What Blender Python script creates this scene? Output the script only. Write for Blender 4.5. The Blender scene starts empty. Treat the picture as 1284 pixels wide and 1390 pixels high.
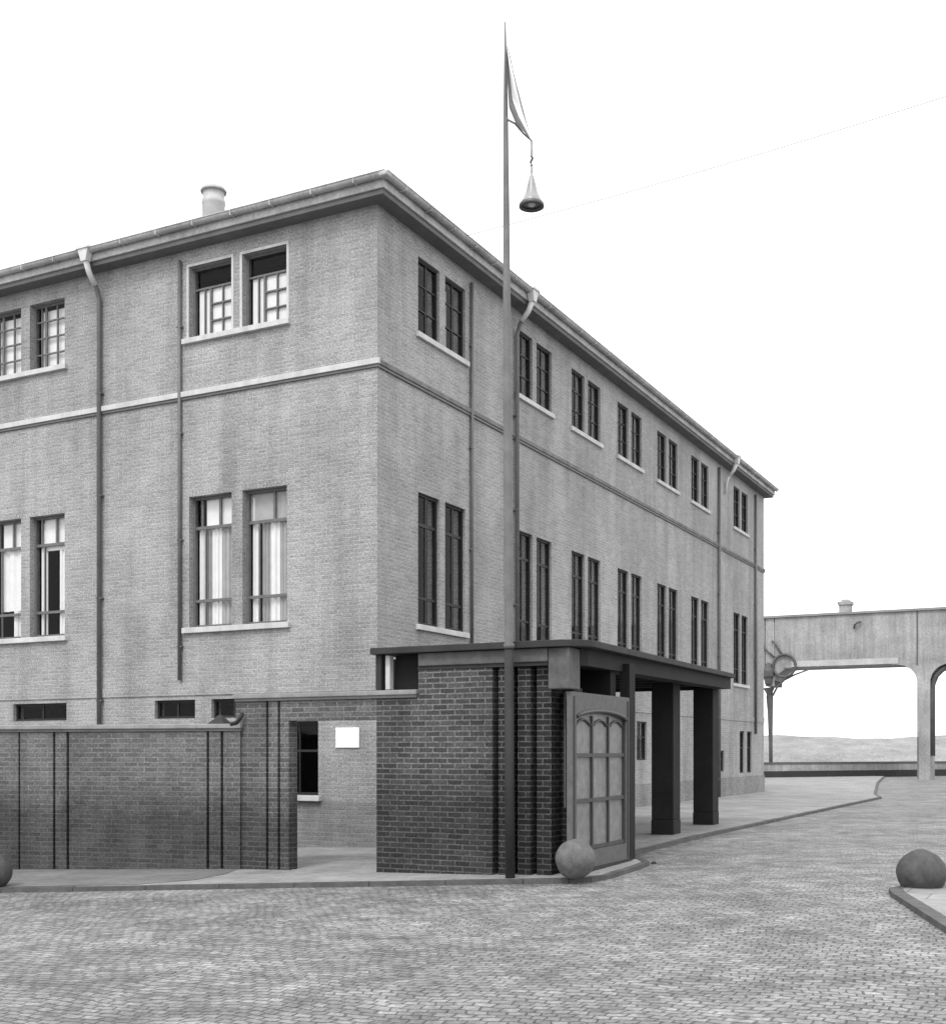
import bpy, bmesh, math, random
from mathutils import Vector, Matrix
random.seed(7)
R = math.radians
sc = bpy.context.scene
COL = sc.collection

# ------------------------------------------------------------------ helpers
class MB:
    """collects faces (metres, local space) and links them as ONE mesh object with metric UVs"""
    def __init__(s): s.v = []; s.f = []; s.sm = []
    def face(s, pts, smooth=False):
        i = len(s.v); s.v += [tuple(p) for p in pts]; s.f.append(tuple(range(i, i+len(pts)))); s.sm.append(smooth)
    def raw(s, vs, fs, smooth=False):
        i = len(s.v); s.v += [tuple(p) for p in vs]
        for f in fs: s.f.append(tuple(i+k for k in f)); s.sm.append(smooth)
    def box(s, x0, x1, y0, y1, z0, z1):
        if x0 > x1: x0, x1 = x1, x0
        if y0 > y1: y0, y1 = y1, y0
        vs = [(x0,y0,z0),(x1,y0,z0),(x1,y1,z0),(x0,y1,z0),(x0,y0,z1),(x1,y0,z1),(x1,y1,z1),(x0,y1,z1)]
        s.raw(vs, [(0,3,2,1),(4,5,6,7),(0,1,5,4),(1,2,6,5),(2,3,7,6),(3,0,4,7)])
        return s
    def prism(s, poly, zlo, zhi):
        """poly (x,y) counter-clockwise; zlo/zhi numbers or functions of (x,y)"""
        lo = zlo if callable(zlo) else (lambda x, y: zlo)
        hi = zhi if callable(zhi) else (lambda x, y: zhi)
        n = len(poly)
        vs = [(x, y, lo(x, y)) for x, y in poly] + [(x, y, hi(x, y)) for x, y in poly]
        fs = [tuple(reversed(range(n))), tuple(range(n, 2*n))]
        fs += [(i, (i+1) % n, n+(i+1) % n, n+i) for i in range(n)]
        s.raw(vs, fs); return s
    def tube(s, pts, r, seg=10, smooth=True):
        pts = [Vector(p) for p in pts]; rs = r if isinstance(r, (list, tuple)) else [r]*len(pts)
        base = len(s.v); n = len(pts)
        for i, p in enumerate(pts):
            t = (pts[min(i+1, n-1)] - pts[max(i-1, 0)]).normalized()
            a = t.cross(Vector((0, 0, 1)))
            if a.length < .05: a = t.cross(Vector((0, 1, 0)))
            a.normalize(); b = t.cross(a)
            for k in range(seg):
                w = 2*math.pi*k/seg
                s.v.append(tuple(p + rs[i]*(math.cos(w)*a + math.sin(w)*b)))
        for i in range(n-1):
            for k in range(seg):
                s.f.append((base+i*seg+k, base+i*seg+(k+1) % seg, base+(i+1)*seg+(k+1) % seg, base+(i+1)*seg+k)); s.sm.append(smooth)
        s.f.append(tuple(base+k for k in range(seg))); s.sm.append(False)
        s.f.append(tuple(base+(n-1)*seg+k for k in reversed(range(seg)))); s.sm.append(False)
        return s
    def lathe(s, prof, cx=0, cy=0, seg=32, smooth=True):
        base = len(s.v)
        for (r, z) in prof:
            for k in range(seg):
                w = 2*math.pi*k/seg; s.v.append((cx+r*math.cos(w), cy+r*math.sin(w), z))
        for i in range(len(prof)-1):
            for k in range(seg):
                s.f.append((base+i*seg+k, base+i*seg+(k+1) % seg, base+(i+1)*seg+(k+1) % seg, base+(i+1)*seg+k)); s.sm.append(smooth)
        return s
    def build(s, name, mat, parent=None, bevel=0, smooth=None, merge=True):
        me = bpy.data.meshes.new(name); me.from_pydata(s.v, [], s.f)
        for p, q in zip(me.polygons, s.sm): p.use_smooth = q
        bm = bmesh.new(); bm.from_mesh(me)
        if merge: bmesh.ops.remove_doubles(bm, verts=bm.verts, dist=1e-5)
        bmesh.ops.recalc_face_normals(bm, faces=bm.faces)
        uv = bm.loops.layers.uv.new('UVMap')
        for f in bm.faces:
            n = f.normal
            for l in f.loops:
                c = l.vert.co
                if abs(n.z) > .75: l[uv].uv = (c.x, c.y)
                elif abs(n.y) >= abs(n.x): l[uv].uv = (c.x, c.z)
                else: l[uv].uv = (c.y + .115, c.z)
        bm.to_mesh(me); bm.free()
        me.materials.append(mat)
        o = bpy.data.objects.new(name, me); COL.objects.link(o)
        if parent is not None: o.parent = parent
        if bevel:
            b = o.modifiers.new('bevel', 'BEVEL'); b.width = bevel; b.segments = 2; b.limit_method = 'ANGLE'; b.angle_limit = R(40)
        return o

def tag(o, label=None, cat=None, group=None, kind=None):
    if label: o['label'] = label
    if cat: o['category'] = cat
    if group: o['group'] = group
    if kind: o['kind'] = kind
    return o
def empty(name, loc, rz=0):
    o = bpy.data.objects.new(name, None); COL.objects.link(o)
    o.location = loc; o.rotation_euler = (0, 0, rz); o.empty_display_size = .3
    return o

# ------------------------------------------------------------------ materials (the photograph is black and white)
def newmat(name):
    m = bpy.data.materials.new(name); m.use_nodes = True
    nt = m.node_tree; nt.nodes.clear()
    out = nt.nodes.new('ShaderNodeOutputMaterial'); b = nt.nodes.new('ShaderNodeBsdfPrincipled')
    nt.links.new(b.outputs[0], out.inputs[0])
    return m, nt, b, out
def g(v, a=1): return (v, v, v, a)
def N(nt, t, **kw):
    n = nt.nodes.new(t)
    for k, v in kw.items():
        if k.startswith('i_'): n.inputs[k[2:].replace('_', ' ')].default_value = v
        else: setattr(n, k, v)
    return n
def noise(nt, vec, scale, detail=4, rough=.6, stretch=None):
    n = N(nt, 'ShaderNodeTexNoise'); n.inputs['Scale'].default_value = scale
    n.inputs['Detail'].default_value = detail; n.inputs['Roughness'].default_value = rough
    if stretch:
        mp = N(nt, 'ShaderNodeMapping'); mp.inputs['Scale'].default_value = stretch
        nt.links.new(vec, mp.inputs[0]); vec = mp.outputs[0]
    nt.links.new(vec, n.inputs['Vector']); return n.outputs[0]
def ramp(nt, fac, stops):
    r = N(nt, 'ShaderNodeValToRGB'); e = r.color_ramp.elements
    e[0].position, e[0].color = stops[0][0], g(stops[0][1]); e[1].position, e[1].color = stops[-1][0], g(stops[-1][1])
    for p, c in stops[1:-1]:
        q = e.new(p); q.color = g(c)
    nt.links.new(fac, r.inputs[0]); return r.outputs[0]
def mul(nt, a, b, fac=1.0, mode='MULTIPLY'):
    m = N(nt, 'ShaderNodeMix', data_type='RGBA', blend_type=mode); m.inputs[0].default_value = fac
    nt.links.new(a, m.inputs[6]); nt.links.new(b, m.inputs[7]); return m.outputs[2]
def bumpto(nt, b, h, strength, dist, prev=None):
    bp = N(nt, 'ShaderNodeBump'); bp.inputs['Strength'].default_value = strength; bp.inputs['Distance'].default_value = dist
    nt.links.new(h, bp.inputs['Height'])
    if prev: nt.links.new(prev, bp.inputs['Normal'])
    nt.links.new(bp.outputs[0], b.inputs['Normal']); return bp.outputs[0]

def brick_mat(name, c1, c2, mortar, bw=.235, rh=.076, ms=.011, stain=.35, damp=None, bump=.5, patch=.3, grain=.42):
    m, nt, b, out = newmat(name)
    tc = N(nt, 'ShaderNodeTexCoord'); uv = tc.outputs['UV']; ob = tc.outputs['Object']
    # slight unevenness of the courses
    wob = N(nt, 'ShaderNodeTexNoise'); wob.inputs['Scale'].default_value = 3.5; nt.links.new(uv, wob.inputs['Vector'])
    sc1 = N(nt, 'ShaderNodeVectorMath', operation='SCALE'); sc1.inputs['Scale'].default_value = .012
    nt.links.new(wob.outputs['Color'], sc1.inputs[0])
    ad = N(nt, 'ShaderNodeVectorMath', operation='ADD'); nt.links.new(uv, ad.inputs[0]); nt.links.new(sc1.outputs[0], ad.inputs[1])
    br = N(nt, 'ShaderNodeTexBrick'); br.offset = .5
    br.inputs['Color1'].default_value = g(c1); br.inputs['Color2'].default_value = g(c2); br.inputs['Mortar'].default_value = g(mortar)
    br.inputs['Scale'].default_value = 1; br.inputs['Brick Width'].default_value = bw; br.inputs['Row Height'].default_value = rh
    br.inputs['Mortar Size'].default_value = ms; br.inputs['Mortar Smooth'].default_value = .35; br.inputs['Bias'].default_value = 0
    nt.links.new(ad.outputs[0], br.inputs['Vector'])
    fine = ramp(nt, noise(nt, uv, 30, 4, .8), [(.3, 1-grain), (.5, 1.0), (.7, 1+grain)])
    c = mul(nt, br.outputs['Color'], fine)
    big = ramp(nt, noise(nt, ob, .42, 6, .62), [(.34, 1-patch), (.5, 1), (.68, 1+patch*.7)])
    c = mul(nt, c, big)
    mid = ramp(nt, noise(nt, ob, 2.3, 5, .7), [(.3, 1-patch*.6), (.7, 1+patch*.4)])
    c = mul(nt, c, mid)
    st = ramp(nt, noise(nt, ob, 1.0, 5, .6, (1.5, 1.5, .14)), [(.36, 1-stain), (.56, 1.0)])
    c = mul(nt, c, st)
    if damp:                                                   # soot and splash stain with a ragged edge
        z = N(nt, 'ShaderNodeSeparateXYZ'); nt.links.new(ob, z.inputs[0])
        nz = noise(nt, ob, 2.2, 5, .65)
        ma = N(nt, 'ShaderNodeMath', operation='MULTIPLY_ADD'); ma.inputs[1].default_value = -1.1
        nt.links.new(nz, ma.inputs[0]); nt.links.new(z.outputs[2], ma.inputs[2])
        c = mul(nt, c, ramp(nt, ma.outputs[0], [(damp[0]-.5 if damp[0] > .5 else 0.0, damp[1]), (min(1, damp[0]), 1.0)]))
    nt.links.new(c, b.inputs['Base Color'])
    b.inputs['Roughness'].default_value = .85; b.inputs['Specular IOR Level'].default_value = .25
    inv = N(nt, 'ShaderNodeMath', operation='SUBTRACT'); inv.inputs[0].default_value = 1; nt.links.new(br.outputs['Fac'], inv.inputs[1])
    n1 = bumpto(nt, b, inv.outputs[0], bump, .012)
    bumpto(nt, b, noise(nt, uv, 60, 3, .7), .35, .006, n1)
    return m
def plain_mat(name, c, var=.15, rough=.7, scale=3, bump=.2, bscale=40, spec=.3, metal=0, streak=0, fine=.08):
    m, nt, b, out = newmat(name)
    tc = N(nt, 'ShaderNodeTexCoord'); ob = tc.outputs['Object']
    col = ramp(nt, noise(nt, ob, scale, 6, .65), [(.3, c*(1-var)), (.7, c*(1+var))])
    col = mul(nt, col, ramp(nt, noise(nt, ob, scale*14, 3, .7), [(.3, 1-fine), (.7, 1+fine)]))
    if streak: col = mul(nt, col, ramp(nt, noise(nt, ob, 1, 5, .6, (5, 5, .3)), [(.38, 1-streak), (.58, 1)]))
    nt.links.new(col, b.inputs['Base Color'])
    b.inputs['Roughness'].default_value = rough; b.inputs['Specular IOR Level'].default_value = spec; b.inputs['Metallic'].default_value = metal
    if bump: bumpto(nt, b, noise(nt, ob, bscale, 4, .7), bump, .01)
    return m

FAC = brick_mat('facade_brick', .27, .335, .365, bw=.225, rh=.068, ms=.009, stain=.22, patch=.17, bump=.45, grain=.6)
PLI = brick_mat('plinth_brick', .20, .255, .26, stain=.2, patch=.2)
LOW = brick_mat('low_wall_brick', .105, .16, .19, bw=.215, rh=.069, grain=.6, stain=.25, patch=.3, damp=(.62, .45))
DRK = brick_mat('clinker_brick', .038, .075, .15, bw=.215, rh=.069, grain=.65, ms=.010, stain=.25, patch=.35, damp=(.9, .6))
COP = plain_mat('coping_stone', .25, .2, .8, 4, .3, streak=.15)
DCOP = plain_mat('coping_edge', .10, .2, .8, 4, .3)
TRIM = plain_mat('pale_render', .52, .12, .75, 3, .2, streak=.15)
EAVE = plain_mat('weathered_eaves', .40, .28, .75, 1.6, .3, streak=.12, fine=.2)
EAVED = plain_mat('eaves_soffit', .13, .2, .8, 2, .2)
ROOF = plain_mat('roof_felt', .16, .2, .9, 2, .3)
ZINC = plain_mat('zinc_pipe', .11, .2, .5, 5, .1, spec=.5)
ZINCL = plain_mat('pale_zinc', .58, .12, .5, 5, .1, spec=.5)
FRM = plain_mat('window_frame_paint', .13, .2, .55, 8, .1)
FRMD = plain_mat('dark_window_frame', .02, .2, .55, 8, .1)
FRML = plain_mat('pale_window_frame', .48, .12, .5, 8, .1)
CUR = plain_mat('curtain_cloth', .84, .05, .9, 6, 0, fine=.03)
CURG = plain_mat('grey_curtain_cloth', .42, .1, .9, 6, 0, fine=.03)
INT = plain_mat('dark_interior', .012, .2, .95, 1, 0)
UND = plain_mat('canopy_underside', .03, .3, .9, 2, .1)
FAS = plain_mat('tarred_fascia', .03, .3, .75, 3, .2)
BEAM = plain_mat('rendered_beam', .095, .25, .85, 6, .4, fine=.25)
PIL = plain_mat('dark_pillar', .013, .3, .8, 2.5, .3)  # near-black tone of pillars, edge beam, gate pier and rear wall
GFR = plain_mat('pale_gate_paint', .10, .2, .6, 9, .2, fine=.2)
GPN = plain_mat('gate_panel', .18, .28, .45, 7, .2, fine=.25)
GBR = plain_mat('iron_bar', .04, .2, .5, 5, .1, spec=.5)
PAPER = plain_mat('white_paper', .88, .02, .8, 2, 0, fine=.01)
INK = plain_mat('grey_ink', .45, .1, .8, 2, 0)
MAST = plain_mat('mast_paint', .14, .25, .6, 3, .1)
MASTL = plain_mat('mast_worn_paint', .10, .2, .6, 3, .1)
LAMP = plain_mat('enamel_lamp', .28, .15, .35, 5, 0, spec=.6)
LAMPD = plain_mat('lamp_rim', .08, .15, .4, 5, 0, spec=.6)
STONE = plain_mat('granite_ball', .11, .3, .8, 9, .5, 55, fine=.25)
STONED = plain_mat('dark_granite_ball', .065, .3, .75, 9, .5, 55, fine=.25)
CONC = plain_mat('viaduct_concrete', .31, .3, .85, .7, .3, 12, streak=.2, fine=.2)
CONCL = plain_mat('viaduct_pale_band', .42, .15, .85, 1, .2, 12, fine=.15)
IRON = plain_mat('viaduct_iron', .09, .25, .6, 2, .2)
BANK = plain_mat('bank_cover', .24, .25, .95, .5, .8, 3, fine=.3)
DWALL = plain_mat('dark_low_wall', .035, .2, .85, 1, .3)
KERB = plain_mat('kerb_stone', .085, .3, .8, 4, .5, 25, fine=.2)

def glass_mat():
    m, nt, b, out = newmat('window_glass'); nt.nodes.remove(b)
    tr = N(nt, 'ShaderNodeBsdfTransparent'); tr.inputs[0].default_value = g(.9)
    gl = N(nt, 'ShaderNodeBsdfGlossy'); gl.inputs['Roughness'].default_value = .04
    ge = N(nt, 'ShaderNodeNewGeometry'); dt = N(nt, 'ShaderNodeVectorMath', operation='DOT_PRODUCT')
    nt.links.new(ge.outputs['Normal'], dt.inputs[0]); nt.links.new(ge.outputs['Incoming'], dt.inputs[1])
    ab = N(nt, 'ShaderNodeMath', operation='ABSOLUTE'); nt.links.new(dt.outputs['Value'], ab.inputs[0])
    om = N(nt, 'ShaderNodeMath', operation='SUBTRACT'); om.inputs[0].default_value = 1; nt.links.new(ab.outputs[0], om.inputs[1])
    pw = N(nt, 'ShaderNodeMath', operation='POWER'); pw.inputs[1].default_value = 5; nt.links.new(om.outputs[0], pw.inputs[0])
    fr = N(nt, 'ShaderNodeMath', operation='MULTIPLY_ADD'); fr.inputs[1].default_value = .5; fr.inputs[2].default_value = .015; nt.links.new(pw.outputs[0], fr.inputs[0])
    tc = N(nt, 'ShaderNodeTexCoord'); bp = N(nt, 'ShaderNodeBump'); bp.inputs['Strength'].default_value = .15; bp.inputs['Distance'].default_value = .02
    nt.links.new(noise(nt, tc.outputs['Object'], 2.2, 2, .5), bp.inputs['Height'])
    nt.links.new(bp.outputs[0], gl.inputs['Normal'])
    mx = N(nt, 'ShaderNodeMixShader')
    nt.links.new(fr.outputs[0], mx.inputs[0]); nt.links.new(tr.outputs[0], mx.inputs[1]); nt.links.new(gl.outputs[0], mx.inputs[2])
    nt.links.new(mx.outputs[0], out.inputs[0]); return m
GLASS = glass_mat()

def sett_mat():
    m, nt, b, out = newmat('stone_setts')
    tc = N(nt, 'ShaderNodeTexCoord'); ob = tc.outputs['Object']
    mp = N(nt, 'ShaderNodeMapping'); mp.inputs['Rotation'].default_value = (0, 0, R(24)); nt.links.new(ob, mp.inputs[0])
    wob = N(nt, 'ShaderNodeTexNoise'); wob.inputs['Scale'].default_value = .8; wob.inputs['Detail'].default_value = 3; nt.links.new(ob, wob.inputs['Vector'])
    s1 = N(nt, 'ShaderNodeVectorMath', operation='SCALE'); s1.inputs['Scale'].default_value = .5; nt.links.new(wob.outputs['Color'], s1.inputs[0])
    ad = N(nt, 'ShaderNodeVectorMath', operation='ADD'); nt.links.new(mp.outputs[0], ad.inputs[0]); nt.links.new(s1.outputs[0], ad.inputs[1])
    br = N(nt, 'ShaderNodeTexBrick'); br.offset = .5; br.inputs['Scale'].default_value = 1
    br.inputs['Brick Width'].default_value = .125; br.inputs['Row Height'].default_value = .09; br.inputs['Mortar Size'].default_value = .012; br.inputs['Mortar Smooth'].default_value = 1
    br.inputs['Color1'].default_value = g(.155); br.inputs['Color2'].default_value = g(.245); br.inputs['Mortar'].default_value = g(.13)
    fw = N(nt, 'ShaderNodeTexNoise'); fw.inputs['Scale'].default_value = 7; nt.links.new(ob, fw.inputs['Vector'])
    s2 = N(nt, 'ShaderNodeVectorMath', operation='SCALE'); s2.inputs['Scale'].default_value = .035; nt.links.new(fw.outputs['Color'], s2.inputs[0])
    ad2 = N(nt, 'ShaderNodeVectorMath', operation='ADD'); nt.links.new(ad.outputs[0], ad2.inputs[0]); nt.links.new(s2.outputs[0], ad2.inputs[1])
    nt.links.new(ad2.outputs[0], br.inputs['Vector'])
    c = mul(nt, br.outputs['Color'], ramp(nt, noise(nt, ob, 20, 5, .85), [(.32, .55), (.5, 1), (.68, 1.5)]))
    c = mul(nt, c, ramp(nt, noise(nt, ob, .6, 7, .75), [(.36, .76), (.5, 1), (.64, 1.26)]))
    c = mul(nt, c, ramp(nt, noise(nt, ob, 2.4, 5, .75), [(.3, .72), (.7, 1.25)]))
    nt.links.new(c, b.inputs['Base Color']); b.inputs['Roughness'].default_value = .7; b.inputs['Specular IOR Level'].default_value = .35
    h = ramp(nt, br.outputs['Fac'], [(0, 1), (.4, .8), (1, 0)])
    n1 = bumpto(nt, b, h, .8, .03)
    n2 = bumpto(nt, b, noise(nt, ob, 1.3, 5, .7), .6, .12, n1)
    bumpto(nt, b, noise(nt, ob, 40, 3, .7), .3, .01, n2)
    return m
SETT = sett_mat()
def paving_mat(name, c):
    m, nt, b, out = newmat(name)
    tc = N(nt, 'ShaderNodeTexCoord'); ob = tc.outputs['Object']
    mp = N(nt, 'ShaderNodeMapping'); mp.inputs['Rotation'].default_value = (0, 0, R(27.5)); nt.links.new(ob, mp.inputs[0])
    br = N(nt, 'ShaderNodeTexBrick'); br.inputs['Scale'].default_value = 1; br.inputs['Brick Width'].default_value = .5; br.inputs['Row Height'].default_value = .5
    br.inputs['Mortar Size'].default_value = .008; br.inputs['Color1'].default_value = g(c*.92); br.inputs['Color2'].default_value = g(c*1.08); br.inputs['Mortar'].default_value = g(c*.55)
    nt.links.new(mp.outputs[0], br.inputs['Vector'])
    col = mul(nt, br.outputs['Color'], ramp(nt, noise(nt, ob, .9, 6, .7), [(.33, .75), (.65, 1.15)]))
    col = mul(nt, col, ramp(nt, noise(nt, ob, 9, 5, .75), [(.3, .82), (.7, 1.15)]))
    nt.links.new(col, b.inputs['Base Color']); b.inputs['Roughness'].default_value = .85
    bumpto(nt, b, noise(nt, ob, 22, 5, .7), .5, .015)
    return m
PAVE = paving_mat('paving', .25)
PAVED = paving_mat('shadow_paving', .15)

# ------------------------------------------------------------------ ground levels
def G(x): return max(-.20, min(.15, .03*(x+1.275)))
C0 = Vector((-1.6, 20.07, 0)); DX = Vector((.887, -.462, 0)); DY = Vector((.462, .887, 0)); ANG = math.atan2(-.462, .887)
def W(X, Y):                       # site frame (along the two facades) -> world
    p = C0 + DX*X + DY*Y; return (p.x, p.y)

def sheet(name, poly, off, mat, skirt=.0, kind='structure', step=.6):
    bm = bmesh.new()
    bm.faces.new([bm.verts.new((x, y, 0)) for x, y in poly])
    xs = [p[0] for p in poly]; x = max(min(xs), -9) + .01
    while x < min(max(xs), 12):
        bmesh.ops.bisect_plane(bm, geom=bm.verts[:]+bm.edges[:]+bm.faces[:], plane_co=(x, 0, 0), plane_no=(1, 0, 0)); x += step
    for v in bm.verts: v.co.z = G(v.co.x) + off
    bmesh.ops.triangulate(bm, faces=[f for f in bm.faces if len(f.verts) > 4])
    if skirt:
        be = [e for e in bm.edges if e.is_boundary]
        r = bmesh.ops.extrude_edge_only(bm, edges=be)
        for v in [q for q in r['geom'] if isinstance(q, bmesh.types.BMVert)]: v.co.z -= skirt
    bmesh.ops.recalc_face_normals(bm, faces=bm.faces)
    me = bpy.data.meshes.new(name); bm.to_mesh(me); bm.free(); me.materials.append(mat)
    o = bpy.data.objects.new(name, me); COL.objects.link(o); tag(o, kind=kind); return o

gb = MB(); gb.face([(-900, -300, -.6), (900, -300, -.6), (900, 1500, -.6), (-900, 1500, -.6)])
tag(gb.build('ground', BANK), kind='structure')
KH = .055
sheet('road', [(-70, -12), (90, -12), (90, 110), (-70, 110)], -KH, SETT, skirt=.4, step=1.2)

# pavement round the building and the porch
gx, gy = W(4.98, -1.3)
rk = [W(4.6, -.35), W(4.6, 22.6), (13.6, 40.5), (18.9, 56.0), (24, 70), (0, 80), (-60, 60)]
left_k = [(-60, 22.0), (-9, 15.55), (-5.97, 15.2), (-2.2, 14.77), (.6, 14.42), (1.15, 14.36), (1.42, 14.42), (1.62, 14.62), (1.80, 14.95), (2.2, 15.75), (2.38, 16.2)]
pave_poly = left_k + rk
inner = []
def offset_line(pts, d):
    out = []
    for i, p in enumerate(pts):
        a = Vector(pts[max(i-1, 0)]); b = Vector(pts[min(i+1, len(pts)-1)]); t = (b-a).normalized(); n = Vector((-t.y, t.x))
        out.append((p[0]+n.x*d, p[1]+n.y*d))
    return out
kl = left_k + rk[:5]
sheet('pavement', offset_line(kl, .10) + rk[5:], 0, PAVE)
# kerb: a real step, stones separated by narrow joints
def kerb(name, line, w, closed_gap=.008, ln=.9):
    mb = MB(); inn = offset_line(line, w)
    for (a, b, c, d) in zip(line[:-1], line[1:], inn[:-1], inn[1:]):
        L = (Vector(b)-Vector(a)).length; n = max(1, int(L/ln)) if L < 60 else 40
        for k in range(n):
            t0 = k/n + closed_gap/L*.5; t1 = (k+1)/n - closed_gap/L*.5
            P = lambda p, q, t: (p[0]+(q[0]-p[0])*t, p[1]+(q[1]-p[1])*t)
            q = [P(a, b, t0), P(a, b, t1), P(c, d, t1), P(c, d, t0)]
            j = random.uniform(-.003, .004)
            mb.prism(q, lambda x, y: G(x)-.3, lambda x, y, j=j: G(x)+.003+j)
    return tag(mb.build(name, KERB), kind='structure')
kerb('kerb', kl, .10)
# dark sheet paints a soft shadow on the pavement before the low wall
sheet('pavement_shadow', [(-9, 15.72), (-5.9, 15.34), (-4.25, 15.2), (-3.6, 15.55), (-3.35, 16.2), (-3.3, 16.9), (-7.05, 17.95), (-9, 18.5)], .005, PAVED)
# traffic island corner on the right
isl = [(5.9, 5.0), (6.9, 5.0), (7.8, 12.2), (7.4, 13.05), (5.2, 13.05), (4.62, 12.95), (4.38, 12.72), (4.34, 12.5)]
isl = [(3.55, 7.6), (3.9, 9.9), (4.30, 12.35), (4.40, 12.72), (4.66, 13.0), (5.2, 13.12), (9.5, 13.3), (9.5, 7.6)]
il = isl[:7]
sheet('island_pavement', offset_line(il, -.14) + isl[7:], 0, PAVE)
kerb('island_kerb', il, -.14)

# ------------------------------------------------------------------ the industrial building
B = empty('industrial_building', C0, ANG)
tag(B, 'long three storey brick building with flat eaves and paired windows on both street sides', 'building')
XL, YR = -17.0, 26.1
HT = 10.76
def mapL(p, q, z): return (-p, q, z)         # p = distance left of the corner, q = depth into the wall
def mapR(p, q, z): return (-q, p, z)
def facade(mb, mp, p0, p1, z0, z1, holes, depth=.26):
    ps = sorted({p0, p1} | {h[0] for h in holes} | {h[1] for h in holes}); zs = sorted({z0, z1} | {h[2] for h in holes} | {h[3] for h in holes})
    for a, b in zip(ps[:-1], ps[1:]):
        for c, d in zip(zs[:-1], zs[1:]):
            mpx, mz = (a+b)/2, (c+d)/2
            if any(h[0] < mpx < h[1] and h[2] < mz < h[3] for h in holes): continue
            mb.face([mp(a, 0, c), mp(b, 0, c), mp(b, 0, d), mp(a, 0, d)])
    for a, b, c, d in holes:
        mb.face([mp(a, 0, c), mp(a, depth, c), mp(a, depth, d), mp(a, 0, d)])
        mb.face([mp(b, 0, c), mp(b, depth, c), mp(b, depth, d), mp(b, 0, d)])
        mb.face([mp(a, 0, d), mp(b, 0, d), mp(b, depth, d), mp(a, depth, d)])
        mb.face([mp(a, 0, c), mp(b, 0, c), mp(b, depth, c), mp(a, depth, c)])
ZU0, ZU1, ZL0, ZL1 = 9.14, 10.44, 3.86, 6.24
Lpairs = [(1.85, 2.82, 3.06, 4.04), (7.15, 8.10, 8.34, 9.30), (12.4, 13.36, 13.6, 14.56)]
Rpairs = [(s, s+.78, s+.99, s+1.79) for s in (1.36, 5.42, 8.34, 11.30, 14.34, 17.42, 22.08)]
Lh = []; Rh = []
for a, b, c, d in Lpairs:
    Lh += [(a, b, ZU0, ZU1), (c, d, ZU0, ZU1), (a, b, ZL0, ZL1), (c, d, ZL0, ZL1)]
for a, b, c, d in Rpairs:
    Rh += [(a, b, ZU0-.1, ZU1-.06), (c, d, ZU0-.1, ZU1-.06), (a, b, ZL0, ZL1-.04), (c, d, ZL0, ZL1-.04)]
Lsmall = [(7.10, 8.56, 2.20, 2.54), (3.90, 4.86, 2.20, 2.54), (2.62, 3.52, 2.20, 2.54)]
Lg = [(1.19, 2.10, .84, 2.12)]
Rg = [(22.84, 23.42, .86, 2.28), (23.78, 24.42, .86, 2.28), (12.7, 13.5, 1.36, 2.38), (20.5, 20.95, .95, 1.62)]
w = MB()
facade(w, mapL, 0, -XL, -.6, HT, Lh + Lsmall + Lg)
facade(w, mapR, 0, YR, -.6, HT, Rh + Rg)
w.face([(XL, 0, -.6), (XL, YR, -.6), (XL, YR, HT), (XL, 0, HT)])
w.face([(XL, YR, -.6), (0, YR, -.6), (0, YR, HT), (XL, YR, HT)])
wall = w.build('wall', FAC, B, merge=True)
i = MB(); i.box(XL+1.2, -1.3, 1.3, YR-1.2, -.5, HT+.02); i.face([(-.27, .27, -.5), (-1.31, 1.31, -.5), (-1.31, 1.31, HT-.05), (-.27, .27, HT-.05)]); i.build('added_dark_liner', INT, B)  # added dark liner; its diagonal face blocks daylight across the corner
# string courses and plinth
def course(name, mat, z0, z1, pr, xe=None):
    m = MB(); m.box(XL-.01, pr, -pr, .01, z0, z1); m.box(-.01, pr, .01, YR+pr, z0, z1)
    return m.build(name, mat, B, bevel=.008)
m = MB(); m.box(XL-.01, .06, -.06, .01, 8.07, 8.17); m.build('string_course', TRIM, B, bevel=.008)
m = MB(); m.box(-.01, .05, .012, YR+.05, 8.072, 8.155); m.build('string_course', plain_mat('dark_string_course', .17, .3, .8, 3, .2, streak=.2), B, bevel=.008)  # right-hand course coloured darker than the left
course('course_shadow', FRM, 8.02, 8.068, .035)  # dark strip paints the shadow line under the string course
m = MB()
m.box(XL-.01, .022, -.022, .01, 2.62, 2.80); m.box(-.01, .022, .01, YR+.02, 2.62, 2.80)
m.build('brick_band', FAC, B)
def gaps(mb, mp, p0, p1, z0, z1, pr, holes):
    cur = p0
    for h in sorted(x for x in holes if x[2] < z1): 
        mb_box(mb, mp, cur, h[0], z0, z1, pr); cur = h[1]
    mb_box(mb, mp, cur, p1, z0, z1, pr)
def mb_box(mb, mp, p0, p1, z0, z1, q0, q1=.01):
    a = mp(p0, -q0, z0); b = mp(p1, q1, z1); mb.box(a[0], b[0], a[1], b[1], z0, z1)
m = MB(); mb_box(m, mapL, -.03, -XL, -.55, .74, .03); mb_box(m, mapR, .01, YR+.03, -.55, .74, .03)
m.build('plinth', PLI, B)
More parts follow.
